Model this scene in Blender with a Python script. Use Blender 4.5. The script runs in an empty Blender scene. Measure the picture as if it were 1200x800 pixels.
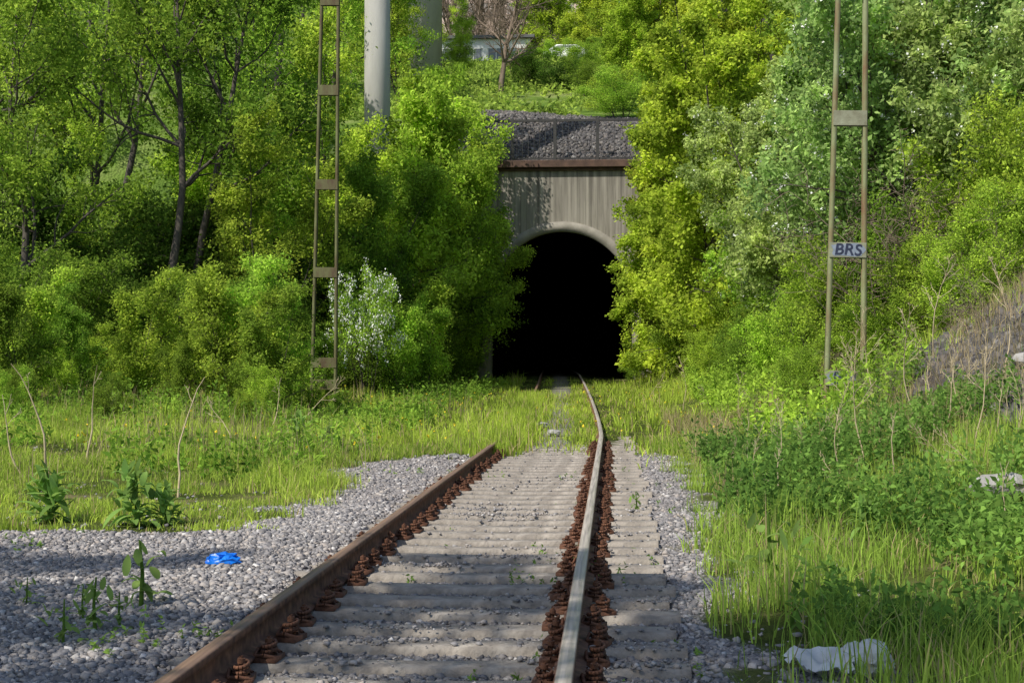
import bpy, math, bmesh
import numpy as np
from mathutils import Vector, Matrix

SC = bpy.context.scene
COL = SC.collection
F = 1667.0
CAMZ = 1.38

# ------------------------------------------------------------------ helpers
def link(o):
    COL.objects.link(o); return o

def top(o, label, category, group=None):
    o["label"] = label; o["category"] = category
    if group: o["group"] = group
    return o

def kind(o, k, label=None, category=None):
    o["kind"] = k
    if label: o["label"] = label
    if category: o["category"] = category
    return o

def empty(name, loc, rotz=0, scale=1):
    e = bpy.data.objects.new(name, None)
    e.empty_display_size = 0.2
    e.location = loc; e.rotation_euler = (0, 0, rotz)
    e.scale = (scale,)*3 if not hasattr(scale, '__len__') else scale
    return link(e)

def mesh_np(name, V, Fs, mat=None, attrs=None, smooth=False):
    if not isinstance(Fs, (list, tuple)): Fs = [Fs]
    me = bpy.data.meshes.new(name)
    V = np.ascontiguousarray(V, dtype=np.float32)
    me.vertices.add(len(V)); me.vertices.foreach_set("co", V.ravel())
    loops = np.concatenate([f.ravel() for f in Fs]).astype(np.int32)
    tot = np.concatenate([np.full(len(f), f.shape[1], dtype=np.int32) for f in Fs])
    start = np.concatenate([[0], np.cumsum(tot)[:-1]]).astype(np.int32)
    me.loops.add(len(loops)); me.loops.foreach_set("vertex_index", loops)
    me.polygons.add(len(tot)); me.polygons.foreach_set("loop_start", start)
    if smooth: me.polygons.foreach_set("use_smooth", np.ones(len(tot), dtype=bool))
    me.update(calc_edges=True)
    if attrs:
        for k, a in attrs.items():
            at = me.attributes.new(k, 'FLOAT', 'POINT')
            at.data.foreach_set("value", np.ascontiguousarray(a, dtype=np.float32))
    if mat: me.materials.append(mat)
    return me

def obj(name, me, parent=None, loc=None):
    o = bpy.data.objects.new(name, me); link(o)
    if parent: o.parent = parent
    if loc is not None: o.location = loc
    return o

def norm(a):
    return a/np.maximum(np.linalg.norm(a, axis=-1, keepdims=True), 1e-9)

_lat = {}
def vnoise(x, y, s, seed=0):
    if seed not in _lat: _lat[seed] = np.random.default_rng(seed+77).random((256, 256))
    T = _lat[seed]
    x = np.asarray(x, float)*s; y = np.asarray(y, float)*s
    xi = np.floor(x).astype(int); yi = np.floor(y).astype(int)
    fx = x-xi; fy = y-yi; fx = fx*fx*(3-2*fx); fy = fy*fy*(3-2*fy)
    g = lambda a, b: T[a % 256, b % 256]
    return (g(xi, yi)*(1-fx)+g(xi+1, yi)*fx)*(1-fy)+(g(xi, yi+1)*(1-fx)+g(xi+1, yi+1)*fx)*fy

def sstep(a, b, x):
    t = np.clip((np.asarray(x, float)-a)/(b-a), 0, 1); return t*t*(3-2*t)

# ------------------------------------------------------------------ terrain functions
def curve_off(y):
    return -0.0136*np.maximum(np.asarray(y, float)-22, 0)**1.26
def rise(y):
    return 0.5*(np.clip(np.asarray(y, float)-22, 0, 34)/32)**1.2

def ground(x, y):
    x = np.asarray(x, float); y = np.asarray(y, float)
    xo = x-curve_off(y)
    z = -0.04+rise(y)
    z = z-0.012*(1-sstep(1.1, 1.4, np.abs(xo+0.94)))*(1-sstep(19, 22, y))
    z = z+0.06*sstep(0.93, 1.12, -(xo+0.94)+(vnoise(x, y, 2.2, 61)-0.5)*0.16)
    z = z+(vnoise(x, y, 0.7, 1)-0.5)*0.10*sstep(0.5, 2.5, np.abs(xo+0.94)-1.0)
    z = z+0.07*sstep(20, 25, y)*(1-sstep(0.9, 1.3, np.abs(xo+0.94)))
    bank = sstep(1.5, 8.3, xo)*3.6
    bank = bank*(0.4+0.45*sstep(5, 22, y)+0.15*sstep(24, 32, y))*(0.9+0.25*vnoise(x, y, 0.35, 2))
    left = sstep(3.5, 9, -xo)*0.25*sstep(9, 20, y)+sstep(9, 26, -xo)*3.0
    return z+bank+left

def hill(x, y):
    x = np.asarray(x, float); y = np.asarray(y, float)
    p = np.interp(y, [44, 50, 54.35, 58, 70, 103, 109, 115, 150, 250, 600],
                  [-1, 3.5, 8.75, 10.9, 14.3, 22.7, 22.9, 24.7, 32, 60, 90])
    lat = sstep(12, 40, -x)*9+sstep(7, 30, x)*9
    mound = 0.3*np.exp(-((x+4.9)/2.0)**2-((y-58.3)/1.8)**2)
    return p+lat+mound+(vnoise(x, y, 0.3, 4)-0.5)*0.5*sstep(56, 60, y)

def terrain(x, y):
    if y > 54.35 or (y > 44 and (x < -8 or x > 4)):
        return float(max(hill(x, y), ground(x, y)))
    return float(ground(x, y))

def px2x(px, Z): return (px-719)/F*Z

def bare(x, y):
    x = np.asarray(x, float); y = np.asarray(y, float)
    return sstep(4.0, 4.6, x+(vnoise(x, y, 0.8, 71)-0.5)*0.8-0.05*(y-20))*sstep(11.5, 13.5, y)*(1-sstep(22, 24, y))

def grass_mask(x, y):
    xo = np.asarray(x)-curve_off(y)
    n = (vnoise(x, y, 1.1, 5)-0.5)*0.9
    n2 = (vnoise(x, y, 3.1, 6)-0.5)*0.6
    lb = np.interp(y, [9.6, 10.4, 11, 13, 15.5, 18, 19.3, 20.3, 24], [-30, -6, -3.0, -2.6, -3.1, -3.5, -2.6, -1.35, 0.0])
    rb = np.interp(y, [4, 8, 12, 18, 21, 23, 24], [0.55, 0.62, 0.75, 0.9, 0.7, 0.0, -0.2])
    L = sstep(-0.25, 0.25, lb-xo+n*0.8+n2)
    Rr = sstep(-0.15, 0.15, xo-rb+n*0.4+n2)*(1-0.9*bare(x, y))
    inner = sstep(18.5, 23.5, y+n*2.5+n2*3)*(0.35+0.65*sstep(0.1, 0.45, np.abs(xo+0.94)))
    out = np.maximum(np.maximum(L, Rr)*np.where((np.abs(xo+0.94) < 0.3), 0.35, 1.0), inner)
    lit = np.minimum(np.hypot(x-0.905, y-6.4), np.hypot(x-1.13, y-6.5))
    return np.clip(out*sstep(0.1, 0.22, lit), 0, 1)

# ------------------------------------------------------------------ materials
def new_mat(name):
    m = bpy.data.materials.new(name); m.use_nodes = True
    nt = m.node_tree; nt.nodes.clear()
    out = nt.nodes.new("ShaderNodeOutputMaterial")
    return m, nt, out
def N(nt, t, **kw):
    n = nt.nodes.new(t)
    for k, v in kw.items():
        if k in n.inputs.keys(): n.inputs[k].default_value = v
        else: setattr(n, k, v)
    return n
def ramp(nt, stops, interp='LINEAR'):
    r = nt.nodes.new("ShaderNodeValToRGB"); r.color_ramp.interpolation = interp
    e = r.color_ramp.elements
    while len(e) < len(stops): e.new(0.5)
    for i, (p, c) in enumerate(stops):
        e[i].position = p; e[i].color = (*c, 1)
    return r

def simple_mat(name, c1, c2, scale=4.0, rough=0.8, metal=0.0, bump=0.3, stretch=(1, 1, 1), detail=8, bdist=0.01, c3=None):
    m, nt, out = new_mat(name)
    tc = N(nt, "ShaderNodeTexCoord"); mp = N(nt, "ShaderNodeMapping"); mp.inputs['Scale'].default_value = stretch
    nt.links.new(tc.outputs['Object'], mp.inputs['Vector'])
    no = N(nt, "ShaderNodeTexNoise"); no.inputs['Scale'].default_value = scale; no.inputs['Detail'].default_value = detail; no.inputs['Roughness'].default_value = 0.65
    nt.links.new(mp.outputs[0], no.inputs['Vector'])
    st = [(0.3, c1), (0.7, c2)] if c3 is None else [(0.3, c1), (0.55, c2), (0.72, c3)]
    r = ramp(nt, st); nt.links.new(no.outputs[0], r.inputs[0])
    p = N(nt, "ShaderNodeBsdfPrincipled"); p.inputs['Roughness'].default_value = rough; p.inputs['Metallic'].default_value = metal
    nt.links.new(r.outputs[0], p.inputs['Base Color'])
    if bump > 0:
        b = N(nt, "ShaderNodeBump"); b.inputs['Strength'].default_value = bump; b.inputs['Distance'].default_value = bdist
        no2 = N(nt, "ShaderNodeTexNoise"); no2.inputs['Scale'].default_value = scale*6; no2.inputs['Detail'].default_value = 4
        nt.links.new(mp.outputs[0], no2.inputs['Vector'])
        nt.links.new(no2.outputs[0], b.inputs['Height']); nt.links.new(b.outputs[0], p.inputs['Normal'])
    nt.links.new(p.outputs[0], out.inputs[0])
    return m

def leaf_mat(name="leaf_surface", trans=0.45, straw=False):
    m, nt, out = new_mat(name)
    oi = N(nt, "ShaderNodeObjectInfo"); at = N(nt, "ShaderNodeAttribute", attribute_name="var")
    at2 = N(nt, "ShaderNodeAttribute", attribute_name="clump")
    hs = N(nt, "ShaderNodeHueSaturation")
    mv = N(nt, "ShaderNodeMapRange"); mv.inputs['To Min'].default_value = 0.55; mv.inputs['To Max'].default_value = 1.4
    nt.links.new(at.outputs['Fac'], mv.inputs['Value'])
    mc = N(nt, "ShaderNodeMapRange"); mc.inputs['To Min'].default_value = 0.5; mc.inputs['To Max'].default_value = 1.4
    nt.links.new(at2.outputs['Fac'], mc.inputs['Value'])
    mul = N(nt, "ShaderNodeMath", operation='MULTIPLY'); nt.links.new(mv.outputs[0], mul.inputs[0]); nt.links.new(mc.outputs[0], mul.inputs[1])
    mh = N(nt, "ShaderNodeMapRange"); mh.inputs['To Min'].default_value = 0.512; mh.inputs['To Max'].default_value = 0.486
    nt.links.new(at2.outputs['Fac'], mh.inputs['Value'])
    nt.links.new(mh.outputs[0], hs.inputs['Hue']); nt.links.new(mul.outputs[0], hs.inputs['Value'])
    nt.links.new(oi.outputs['Color'], hs.inputs['Color'])
    col = hs.outputs[0]
    if straw:
        r = ramp(nt, [(0.85, (0, 0, 0)), (0.90, (1, 1, 1))]); nt.links.new(at.outputs['Fac'], r.inputs[0])
        mx = N(nt, "ShaderNodeMix", data_type='RGBA'); nt.links.new(r.outputs[0], mx.inputs[0])
        nt.links.new(col, mx.inputs[6]); mx.inputs[7].default_value = (0.42, 0.34, 0.17, 1)
        col = mx.outputs[2]
    p = N(nt, "ShaderNodeBsdfDiffuse"); nt.links.new(col, p.inputs['Color'])
    t = N(nt, "ShaderNodeBsdfTranslucent")
    h2 = N(nt, "ShaderNodeHueSaturation"); h2.inputs['Hue'].default_value = 0.492; h2.inputs['Value'].default_value = 1.7
    nt.links.new(col, h2.inputs['Color']); nt.links.new(h2.outputs[0], t.inputs['Color'])
    mix = N(nt, "ShaderNodeMixShader"); mix.inputs[0].default_value = trans
    nt.links.new(p.outputs[0], mix.inputs[1]); nt.links.new(t.outputs[0], mix.inputs[2])
    nt.links.new(mix.outputs[0], out.inputs[0])
    return m

LEAF = leaf_mat()
GRASS = leaf_mat("grass_blades", 0.35, True)
BLOSSOM = simple_mat("white_petals", (0.6, 0.62, 0.55), (0.85, 0.85, 0.8), 3, 0.7, bump=0)
BARK = simple_mat("dark_bark", (0.03, 0.025, 0.02), (0.11, 0.09, 0.07), 6, 0.9, bump=0.6, stretch=(3, 3, 0.6))
BARK_PALE = simple_mat("pale_twig_bark", (0.12, 0.085, 0.06), (0.25, 0.19, 0.14), 6, 0.9, bump=0)
DRY = simple_mat("dry_straw", (0.35, 0.27, 0.15), (0.55, 0.46, 0.3), 10, 0.9, bump=0)
CONC = simple_mat("sleeper_concrete", (0.13, 0.11, 0.09), (0.3, 0.262, 0.218), 7, 0.9, bump=0.9, bdist=0.012, c3=(0.39, 0.345, 0.29))
PIER = simple_mat("weathered_pier_concrete", (0.3, 0.29, 0.26), (0.48, 0.465, 0.425), 0.9, 0.9, stretch=(1, 1, 0.25))
RUSTD = simple_mat("dark_rust", (0.055, 0.023, 0.013), (0.2, 0.085, 0.043), 25, 0.85, 0.1, 0.6, bdist=0.004)
MASTM = simple_mat("weathered_olive_steel", (0.17, 0.075, 0.035), (0.2, 0.21, 0.095), 3.5, 0.75, 0.0, 0.3, stretch=(1, 1, 0.4), c3=(0.28, 0.32, 0.17))
MASTD = simple_mat("rusty_dark_steel", (0.07, 0.035, 0.018), (0.12, 0.12, 0.045), 3.5, 0.8, 0.0, 0.3, stretch=(1, 1, 0.4), c3=(0.19, 0.2, 0.085))
PLATE = simple_mat("painted_batten_steel", (0.16, 0.15, 0.09), (0.3, 0.31, 0.21), 6, 0.7)
SPRAYD = simple_mat("dark_blue_spray", (0.01, 0.014, 0.035), (0.03, 0.038, 0.08), 12, 0.8, bump=0)
SPRAY = simple_mat("pale_blue_spray", (0.15, 0.18, 0.24), (0.27, 0.31, 0.37), 12, 0.8, bump=0)
ROCK = simple_mat("pale_rock", (0.2, 0.19, 0.18), (0.42, 0.4, 0.37), 6, 0.9, bump=0.7, bdist=0.02)
WHITE = simple_mat("dirty_white_plastic", (0.4, 0.4, 0.39), (0.7, 0.7, 0.68), 5, 0.5)
BLUE = simple_mat("blue_plastic", (0.0, 0.1, 0.5), (0.01, 0.22, 0.8), 8, 0.35)
FENCE = simple_mat("dark_fence_steel", (0.02, 0.02, 0.02), (0.05, 0.045, 0.04), 5, 0.7, bump=0)
COPE = simple_mat("rust_brown_coping", (0.05, 0.03, 0.022), (0.14, 0.08, 0.055), 3, 0.9, bump=0.5)
TUN = simple_mat("shade_black_tunnel_lining", (0.004, 0.004, 0.004), (0.01, 0.009, 0.008), 1, 1.0, bump=0)  # near-black colour paints the unlit darkness inside the tunnel
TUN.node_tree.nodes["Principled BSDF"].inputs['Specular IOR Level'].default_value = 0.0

def rail_mat(name, topc, rough):
    m, nt, out = new_mat(name)
    tc = N(nt, "ShaderNodeTexCoord")
    no = N(nt, "ShaderNodeTexNoise"); no.inputs['Scale'].default_value = 18; no.inputs['Detail'].default_value = 8
    nt.links.new(tc.outputs['Object'], no.inputs['Vector'])
    r = ramp(nt, [(0.3, (0.06, 0.027, 0.016)), (0.55, (0.17, 0.075, 0.04)), (0.75, (0.28, 0.14, 0.07))]); nt.links.new(no.outputs[0], r.inputs[0])
    at = N(nt, "ShaderNodeAttribute", attribute_name="topm")
    mx = N(nt, "ShaderNodeMix", data_type='RGBA'); nt.links.new(at.outputs['Fac'], mx.inputs[0])
    mp = N(nt, "ShaderNodeMapping"); mp.inputs['Scale'].default_value = (30, 0.8, 1); nt.links.new(tc.outputs['Object'], mp.inputs[0])
    n2 = N(nt, "ShaderNodeTexNoise"); n2.inputs['Scale'].default_value = 2; n2.inputs['Detail'].default_value = 8; nt.links.new(mp.outputs[0], n2.inputs['Vector'])
    r2 = ramp(nt, [(0.3, tuple(c*0.5 for c in topc)), (0.65, topc)]); nt.links.new(n2.outputs[0], r2.inputs[0])
    nt.links.new(r.outputs[0], mx.inputs[6]); nt.links.new(r2.outputs[0], mx.inputs[7])
    p = N(nt, "ShaderNodeBsdfPrincipled"); nt.links.new(mx.outputs[2], p.inputs['Base Color'])
    mr = N(nt, "ShaderNodeMapRange"); mr.inputs['To Min'].default_value = 0.85; mr.inputs['To Max'].default_value = rough
    nt.links.new(at.outputs['Fac'], mr.inputs['Value']); nt.links.new(mr.outputs[0], p.inputs['Roughness'])
    b = N(nt, "ShaderNodeBump"); b.inputs['Strength'].default_value = 0.35; b.inputs['Distance'].default_value = 0.004
    nt.links.new(no.outputs[0], b.inputs['Height']); nt.links.new(b.outputs[0], p.inputs['Normal'])
    nt.links.new(p.outputs[0], out.inputs[0]); return m

def ground_mat(name, hillside=False):
    m, nt, out = new_mat(name)
    tc = N(nt, "ShaderNodeTexCoord")
    vo = N(nt, "ShaderNodeTexVoronoi"); vo.inputs['Scale'].default_value = 52 if not hillside else 9
    nt.links.new(tc.outputs['Object'], vo.inputs['Vector'])
    sp = N(nt, "ShaderNodeSeparateColor"); nt.links.new(vo.outputs['Color'], sp.inputs[0])
    k = 1.55 if not hillside else 0.6
    r = ramp(nt, [(0.0, (0.09*k, 0.08*k, 0.078*k)), (0.5, (0.17*k, 0.155*k, 0.15*k)), (1.0, (0.27*k, 0.25*k, 0.24*k))]); nt.links.new(sp.outputs[0], r.inputs[0])
    no = N(nt, "ShaderNodeTexNoise"); no.inputs['Scale'].default_value = 1.3 if not hillside else 0.5; no.inputs['Detail'].default_value = 8
    nt.links.new(tc.outputs['Object'], no.inputs['Vector'])
    if hillside:
        g = ramp(nt, [(0.3, (0.05, 0.09, 0.02)), (0.5, (0.12, 0.19, 0.035)), (0.7, (0.24, 0.27, 0.1))])
    else:
        g = ramp(nt, [(0.3, (0.035, 0.045, 0.014)), (0.55, (0.08, 0.10, 0.025)), (0.72, (0.18, 0.15, 0.08))])
    nt.links.new(no.outputs[0], g.inputs[0])
    n3 = N(nt, "ShaderNodeTexNoise"); n3.inputs['Scale'].default_value = 2.2; n3.inputs['Detail'].default_value = 6
    nt.links.new(tc.outputs['Object'], n3.inputs['Vector'])
    rd = ramp(nt, [(0.42, (0, 0, 0)), (0.62, (0.75, 0.75, 0.75))]); nt.links.new(n3.outputs[0], rd.inputs[0])
    md = N(nt, "ShaderNodeMix", data_type='RGBA'); nt.links.new(rd.outputs[0], md.inputs[0]); nt.links.new(r.outputs[0], md.inputs[6]); md.inputs[7].default_value = (0.2*k, 0.178*k, 0.157*k, 1)
    at = N(nt, "ShaderNodeAttribute", attribute_name="grass")
    mx = N(nt, "ShaderNodeMix", data_type='RGBA'); nt.links.new(at.outputs['Fac'], mx.inputs[0])
    nt.links.new(md.outputs[2], mx.inputs[6]); nt.links.new(g.outputs[0], mx.inputs[7])
    p = N(nt, "ShaderNodeBsdfDiffuse")
    nt.links.new(mx.outputs[2], p.inputs['Color'])
    b = N(nt, "ShaderNodeBump"); b.inputs['Strength'].default_value = 0.9; b.inputs['Distance'].default_value = 0.015 if not hillside else 0.06
    nt.links.new(vo.outputs['Distance'], b.inputs['Height']); nt.links.new(b.outputs[0], p.inputs['Normal'])
    nt.links.new(p.outputs[0], out.inputs[0]); return m
GROUND = ground_mat("ballast_and_soil"); HILLM = ground_mat("hillside_surface", True)

def stone_mat(name, k):
    m, nt, out = new_mat(name)
    at = N(nt, "ShaderNodeAttribute", attribute_name="var")
    r = ramp(nt, [(0.0, (0.095*k, 0.09*k, 0.09*k)), (0.35, (0.155*k, 0.147*k, 0.145*k)), (0.65, (0.2*k, 0.188*k, 0.183*k)), (0.85, (0.24*k, 0.21*k, 0.185*k)), (0.97, (0.29*k, 0.275*k, 0.26*k)), (1.0, (0.4*k, 0.38*k, 0.36*k))])
    nt.links.new(at.outputs['Fac'], r.inputs[0])
    p = N(nt, "ShaderNodeBsdfDiffuse")
    nt.links.new(r.outputs[0], p.inputs['Color']); nt.links.new(p.outputs[0], out.inputs[0]); return m
STONE = stone_mat("ballast_stones", 1.6); STONEI = stone_mat("darker_ballast_stones", 1.15); STONED = stone_mat("dark_rubble_stones", 0.6); STONEM = stone_mat("grey_mound_stones", 0.7)  # STONEI is a darker tone of the ballast, used between sleepers

def portal_mat():
    m, nt, out = new_mat("board_marked_concrete")
    tc = N(nt, "ShaderNodeTexCoord")
    wv = N(nt, "ShaderNodeTexWave"); wv.bands_direction = 'X'; wv.inputs['Scale'].default_value = 1.4; wv.inputs['Distortion'].default_value = 0.3; wv.inputs['Detail'].default_value = 2
    nt.links.new(tc.outputs['Object'], wv.inputs['Vector'])
    mp = N(nt, "ShaderNodeMapping"); mp.inputs['Scale'].default_value = (2.2, 1, 0.18); nt.links.new(tc.outputs['Object'], mp.inputs[0])
    no = N(nt, "ShaderNodeTexNoise"); no.inputs['Scale'].default_value = 2.2; no.inputs['Detail'].default_value = 10; no.inputs['Roughness'].default_value = 0.7
    nt.links.new(mp.outputs[0], no.inputs['Vector'])
    r = ramp(nt, [(0.32, (0.15, 0.135, 0.11)), (0.5, (0.28, 0.255, 0.21)), (0.7, (0.37, 0.34, 0.285))]); nt.links.new(no.outputs[0], r.inputs[0])
    rw = ramp(nt, [(0.0, (0.6, 0.6, 0.6)), (0.2, (1, 1, 1))]); nt.links.new(wv.outputs[0], rw.inputs[0])
    mx = N(nt, "ShaderNodeMix", data_type='RGBA', blend_type='MULTIPLY'); mx.inputs[0].default_value = 0.6
    nt.links.new(r.outputs[0], mx.inputs[6]); nt.links.new(rw.outputs[0], mx.inputs[7])
    sx = N(nt, "ShaderNodeSeparateXYZ"); nt.links.new(tc.outputs['Object'], sx.inputs[0])
    mr = N(nt, "ShaderNodeMapRange"); mr.inputs['From Min'].default_value = 5.5; mr.inputs['From Max'].default_value = 8.6; mr.inputs['To Min'].default_value = 0.0; mr.inputs['To Max'].default_value = 0.8
    nt.links.new(sx.outputs['Z'], mr.inputs['Value'])
    mp2 = N(nt, "ShaderNodeMapping"); mp2.inputs['Scale'].default_value = (4, 1, 0.1); nt.links.new(tc.outputs['Object'], mp2.inputs[0])
    n4 = N(nt, "ShaderNodeTexNoise"); n4.inputs['Scale'].default_value = 1.5; nt.links.new(mp2.outputs[0], n4.inputs['Vector'])
    r4 = ramp(nt, [(0.42, (0, 0, 0)), (0.62, (1, 1, 1))]); nt.links.new(n4.outputs[0], r4.inputs[0])
    mm = N(nt, "ShaderNodeMath", operation='MULTIPLY'); nt.links.new(mr.outputs[0], mm.inputs[0]); nt.links.new(r4.outputs[0], mm.inputs[1])
    mx2 = N(nt, "ShaderNodeMix", data_type='RGBA'); nt.links.new(mm.outputs[0], mx2.inputs[0]); nt.links.new(mx.outputs[2], mx2.inputs[6]); mx2.inputs[7].default_value = (0.09, 0.08, 0.065, 1)
    p = N(nt, "ShaderNodeBsdfPrincipled"); p.inputs['Roughness'].default_value = 0.9
    nt.links.new(mx2.outputs[2], p.inputs['Base Color'])
    b = N(nt, "ShaderNodeBump"); b.inputs['Strength'].default_value = 0.3; b.inputs['Distance'].default_value = 0.02
    nt.links.new(wv.outputs[0], b.inputs['Height']); nt.links.new(b.outputs[0], p.inputs['Normal'])
    nt.links.new(p.outputs[0], out.inputs[0]); return m
PORTAL = portal_mat()
RING = simple_mat("arch_ring_concrete", (0.18, 0.165, 0.135), (0.36, 0.33, 0.28), 2.5, 0.9)

# ------------------------------------------------------------------ ground + hill sheets
def grid_mesh(name, xs, ys, zf, mat, keep=None, gf=None):
    X, Y = np.meshgrid(xs, ys)
    Z = zf(X, Y); V = np.stack([X, Y, Z], -1).reshape(-1, 3)
    nx, ny = len(xs), len(ys)
    i = np.arange(nx-1)[None, :]+np.arange(ny-1)[:, None]*nx
    Fc = np.stack([i, i+1, i+1+nx, i+nx], -1).reshape(-1, 4)
    if keep is not None:
        c = V[Fc].mean(1); Fc = Fc[keep(c[:, 0], c[:, 1])]
    return mesh_np(name, V, Fc, mat, {"grass": gf(V[:, 0], V[:, 1])}, True)

xs = np.concatenate([-np.geomspace(400, 16, 24), np.arange(-15, -4, 0.2), np.arange(-4, 2, 0.08), np.arange(2, 12, 0.2), np.geomspace(12, 400, 24)])
ys = np.concatenate([-np.geomspace(300, 3, 14), np.arange(-1, 4, 0.25), np.arange(4, 26, 0.12), np.arange(26, 60, 0.5), np.geomspace(60, 120, 10)])
g = obj("ground", grid_mesh("ground", xs, ys, ground, GROUND, None, grass_mask)); kind(g, "structure", "gravel and grassy ground beside the railway", "ground")

def hill_grass(x, y):
    return np.clip(np.where((x > -9) & (x < 5.5), sstep(58.5, 60, y+(vnoise(x, y, 0.8, 3)-0.5)*2), 1), 0, 1)
hx = np.concatenate([-np.geomspace(400, 30, 12), np.arange(-28, -8, 1.0), np.arange(-8, 4.01, 0.5), np.arange(5, 28, 1.0), np.geomspace(30, 400, 12)])
hy = np.concatenate([np.arange(44, 54, 1.0), [54.35], np.arange(54.8, 62, 0.4), np.arange(62, 120, 1.5), np.geomspace(122, 600, 20)])
h = obj("hillside", grid_mesh("hillside", hx, hy, hill, HILLM, lambda x, y: ~((y < 54.35) & (x > -8) & (x < 4)), hill_grass))
kind(h, "structure", "grassy hillside above the tunnel", "hill")

# ------------------------------------------------------------------ solids
def box_bm(bm, c, s, rz=0):
    r = bmesh.ops.create_cube(bm, size=1.0)
    M = Matrix.Translation(c) @ Matrix.Rotation(rz, 4, 'Z') @ Matrix.Diagonal((*s, 1))
    bmesh.ops.transform(bm, matrix=M, verts=r['verts']); return r['verts']
def bm_mesh(name, bm, mat, bevel=0):
    if bevel: bmesh.ops.bevel(bm, geom=bm.edges[:], offset=bevel, segments=1, affect='EDGES')
    me = bpy.data.meshes.new(name); bm.to_mesh(me); bm.free(); me.materials.append(mat); return me
def boxes(name, items, mat, bevel=0):
    bm = bmesh.new()
    for it in items: box_bm(bm, *it)
    return bm_mesh(name, bm, mat, bevel)

def tubes(P0, P1, R0, R1, n=5):
    P0, P1 = np.asarray(P0, float), np.asarray(P1, float); R0 = np.asarray(R0, float); R1 = np.asarray(R1, float)
    D = norm(P1-P0); ref = np.where(np.abs(D[:, 2:3]) > 0.9, [[1., 0, 0]], [[0, 0, 1.]])
    U = norm(np.cross(D, ref)); W = np.cross(D, U)
    a = np.arange(n)*2*math.pi/n
    ring = np.cos(a)[None, :, None]*U[:, None, :]+np.sin(a)[None, :, None]*W[:, None, :]
    A = P0[:, None, :]+ring*R0[:, None, None]; B = P1[:, None, :]+ring*R1[:, None, None]
    V = np.concatenate([A, B], 1).reshape(-1, 3)
    base = np.arange(len(P0))[:, None]*2*n; k = np.arange(n)[None, :]; k2 = (k+1) % n
    Fc = np.stack([base+k, base+k2, base+n+k2, base+n+k], -1).reshape(-1, 4)
    return V, Fc
def polytube(path, r, n=6):
    p = np.asarray(path, float); rr = np.full(len(p), r) if np.isscalar(r) else np.asarray(r)
    return tubes(p[:-1], p[1:], rr[:-1], rr[1:], n)
def merge(parts):
    Vs, Fs, o = [], [], 0
    for V, f in parts:
        Vs.append(V); Fs.append(f+o); o += len(V)
    return np.concatenate(Vs), np.concatenate(Fs)

# ------------------------------------------------------------------ tunnel portal
YW = 54.0; TX = -1.95; TR = 2.65; TZC = 3.5; WT = 8.55
zb = float(ground(TX, YW))-0.6
portal = empty("tunnel_portal", (TX, YW, 0)); top(portal, "concrete railway tunnel portal with dark arched opening", "tunnel")
def build_portal():
    n = 40; a = np.linspace(math.pi, 0, n+1); ax = TR*np.cos(a); az = TZC+TR*np.sin(a)
    V = []; Fc = []
    for x, z in zip(ax, az): V += [(x, 0, z), (x, 0, WT)]
    for i in range(n): Fc.append((2*i, 2*i+2, 2*i+3, 2*i+1))
    o = len(V)
    for x0, x1 in ((-6.2, -TR), (TR, 6.2)):
        V += [(x0, 0, zb), (x1, 0, zb), (x1, 0, WT), (x0, 0, WT)]; Fc.append((o, o+1, o+2, o+3)); o += 4
    V += [(-6.2, 0, zb), (-6.2, 0.9, zb), (-6.2, 0.9, WT), (-6.2, 0, WT)]; Fc.append((o, o+3, o+2, o+1)); o += 4
    V += [(6.2, 0, zb), (6.2, 0.9, zb), (6.2, 0.9, WT), (6.2, 0, WT)]; Fc.append((o, o+1, o+2, o+3)); o += 4
    obj("wall", mesh_np("portal_wall", np.array(V), np.array(Fc), PORTAL), portal)
    V = []; Fc = []
    for i in range(n+1):
        c, s = math.cos(a[i]), math.sin(a[i])
        for r, y in ((TR-0.01, 0.3), (TR-0.01, -0.05), (TR+0.36, -0.05), (TR+0.36, 0.05)): V.append((r*c, y, TZC+r*s))
    for i in range(n):
        for k in range(3): Fc.append((4*i+k, 4*i+4+k, 4*i+5+k, 4*i+1+k))
    obj("arch_ring", mesh_np("arch_ring", np.array(V), np.array(Fc), RING), portal)
    pr = [(-TR, zb)]+[(x, z) for x, z in zip(ax, az)]+[(TR, zb)]
    V = []; Fc = []; m = len(pr)
    for y in (0.001, 45): V += [(x, y, z) for x, z in pr]
    for i in range(m-1): Fc.append((i, i+1, m+i+1, m+i))
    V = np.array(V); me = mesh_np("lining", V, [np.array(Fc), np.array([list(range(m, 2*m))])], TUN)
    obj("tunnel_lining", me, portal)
    obj("coping", boxes("coping", [((0, 0.2, WT+0.14), (12.6, 0.9, 0.28)), ((0, 0.15, WT-0.06), (12.5, 0.5, 0.1))], COPE, 0.02), portal)
    for s in (-1, 1):
        obj("pilaster", boxes("pilaster", [((s*3.15, -0.13, (zb+WT-0.12)/2), (0.5, 0.25, WT-0.12-zb))], RING, 0.02), portal)
build_portal()

fen = empty("railing_fence", (TX-1.1, YW+0.35, WT+0.27)); top(fen, "dark steel railing fence on the tunnel coping", "fence")
obj("rail", boxes("fence_rails", [((0, 0, 1.6), (11.5, 0.08, 0.09)), ((0, 0, 0.14), (11.5, 0.04, 0.06))], FENCE), fen)
obj("bars", boxes("fence_bars", [((x, 0, 0.86), (0.016, 0.016, 1.45)) for x in np.arange(-5.7, 5.7, 0.22)], FENCE), fen)
for i in range(8):
    obj("post", boxes("fence_post", [((-5.7+i*1.63, 0, 0.82), (0.12, 0.1, 1.72))], FENCE), fen)

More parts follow.
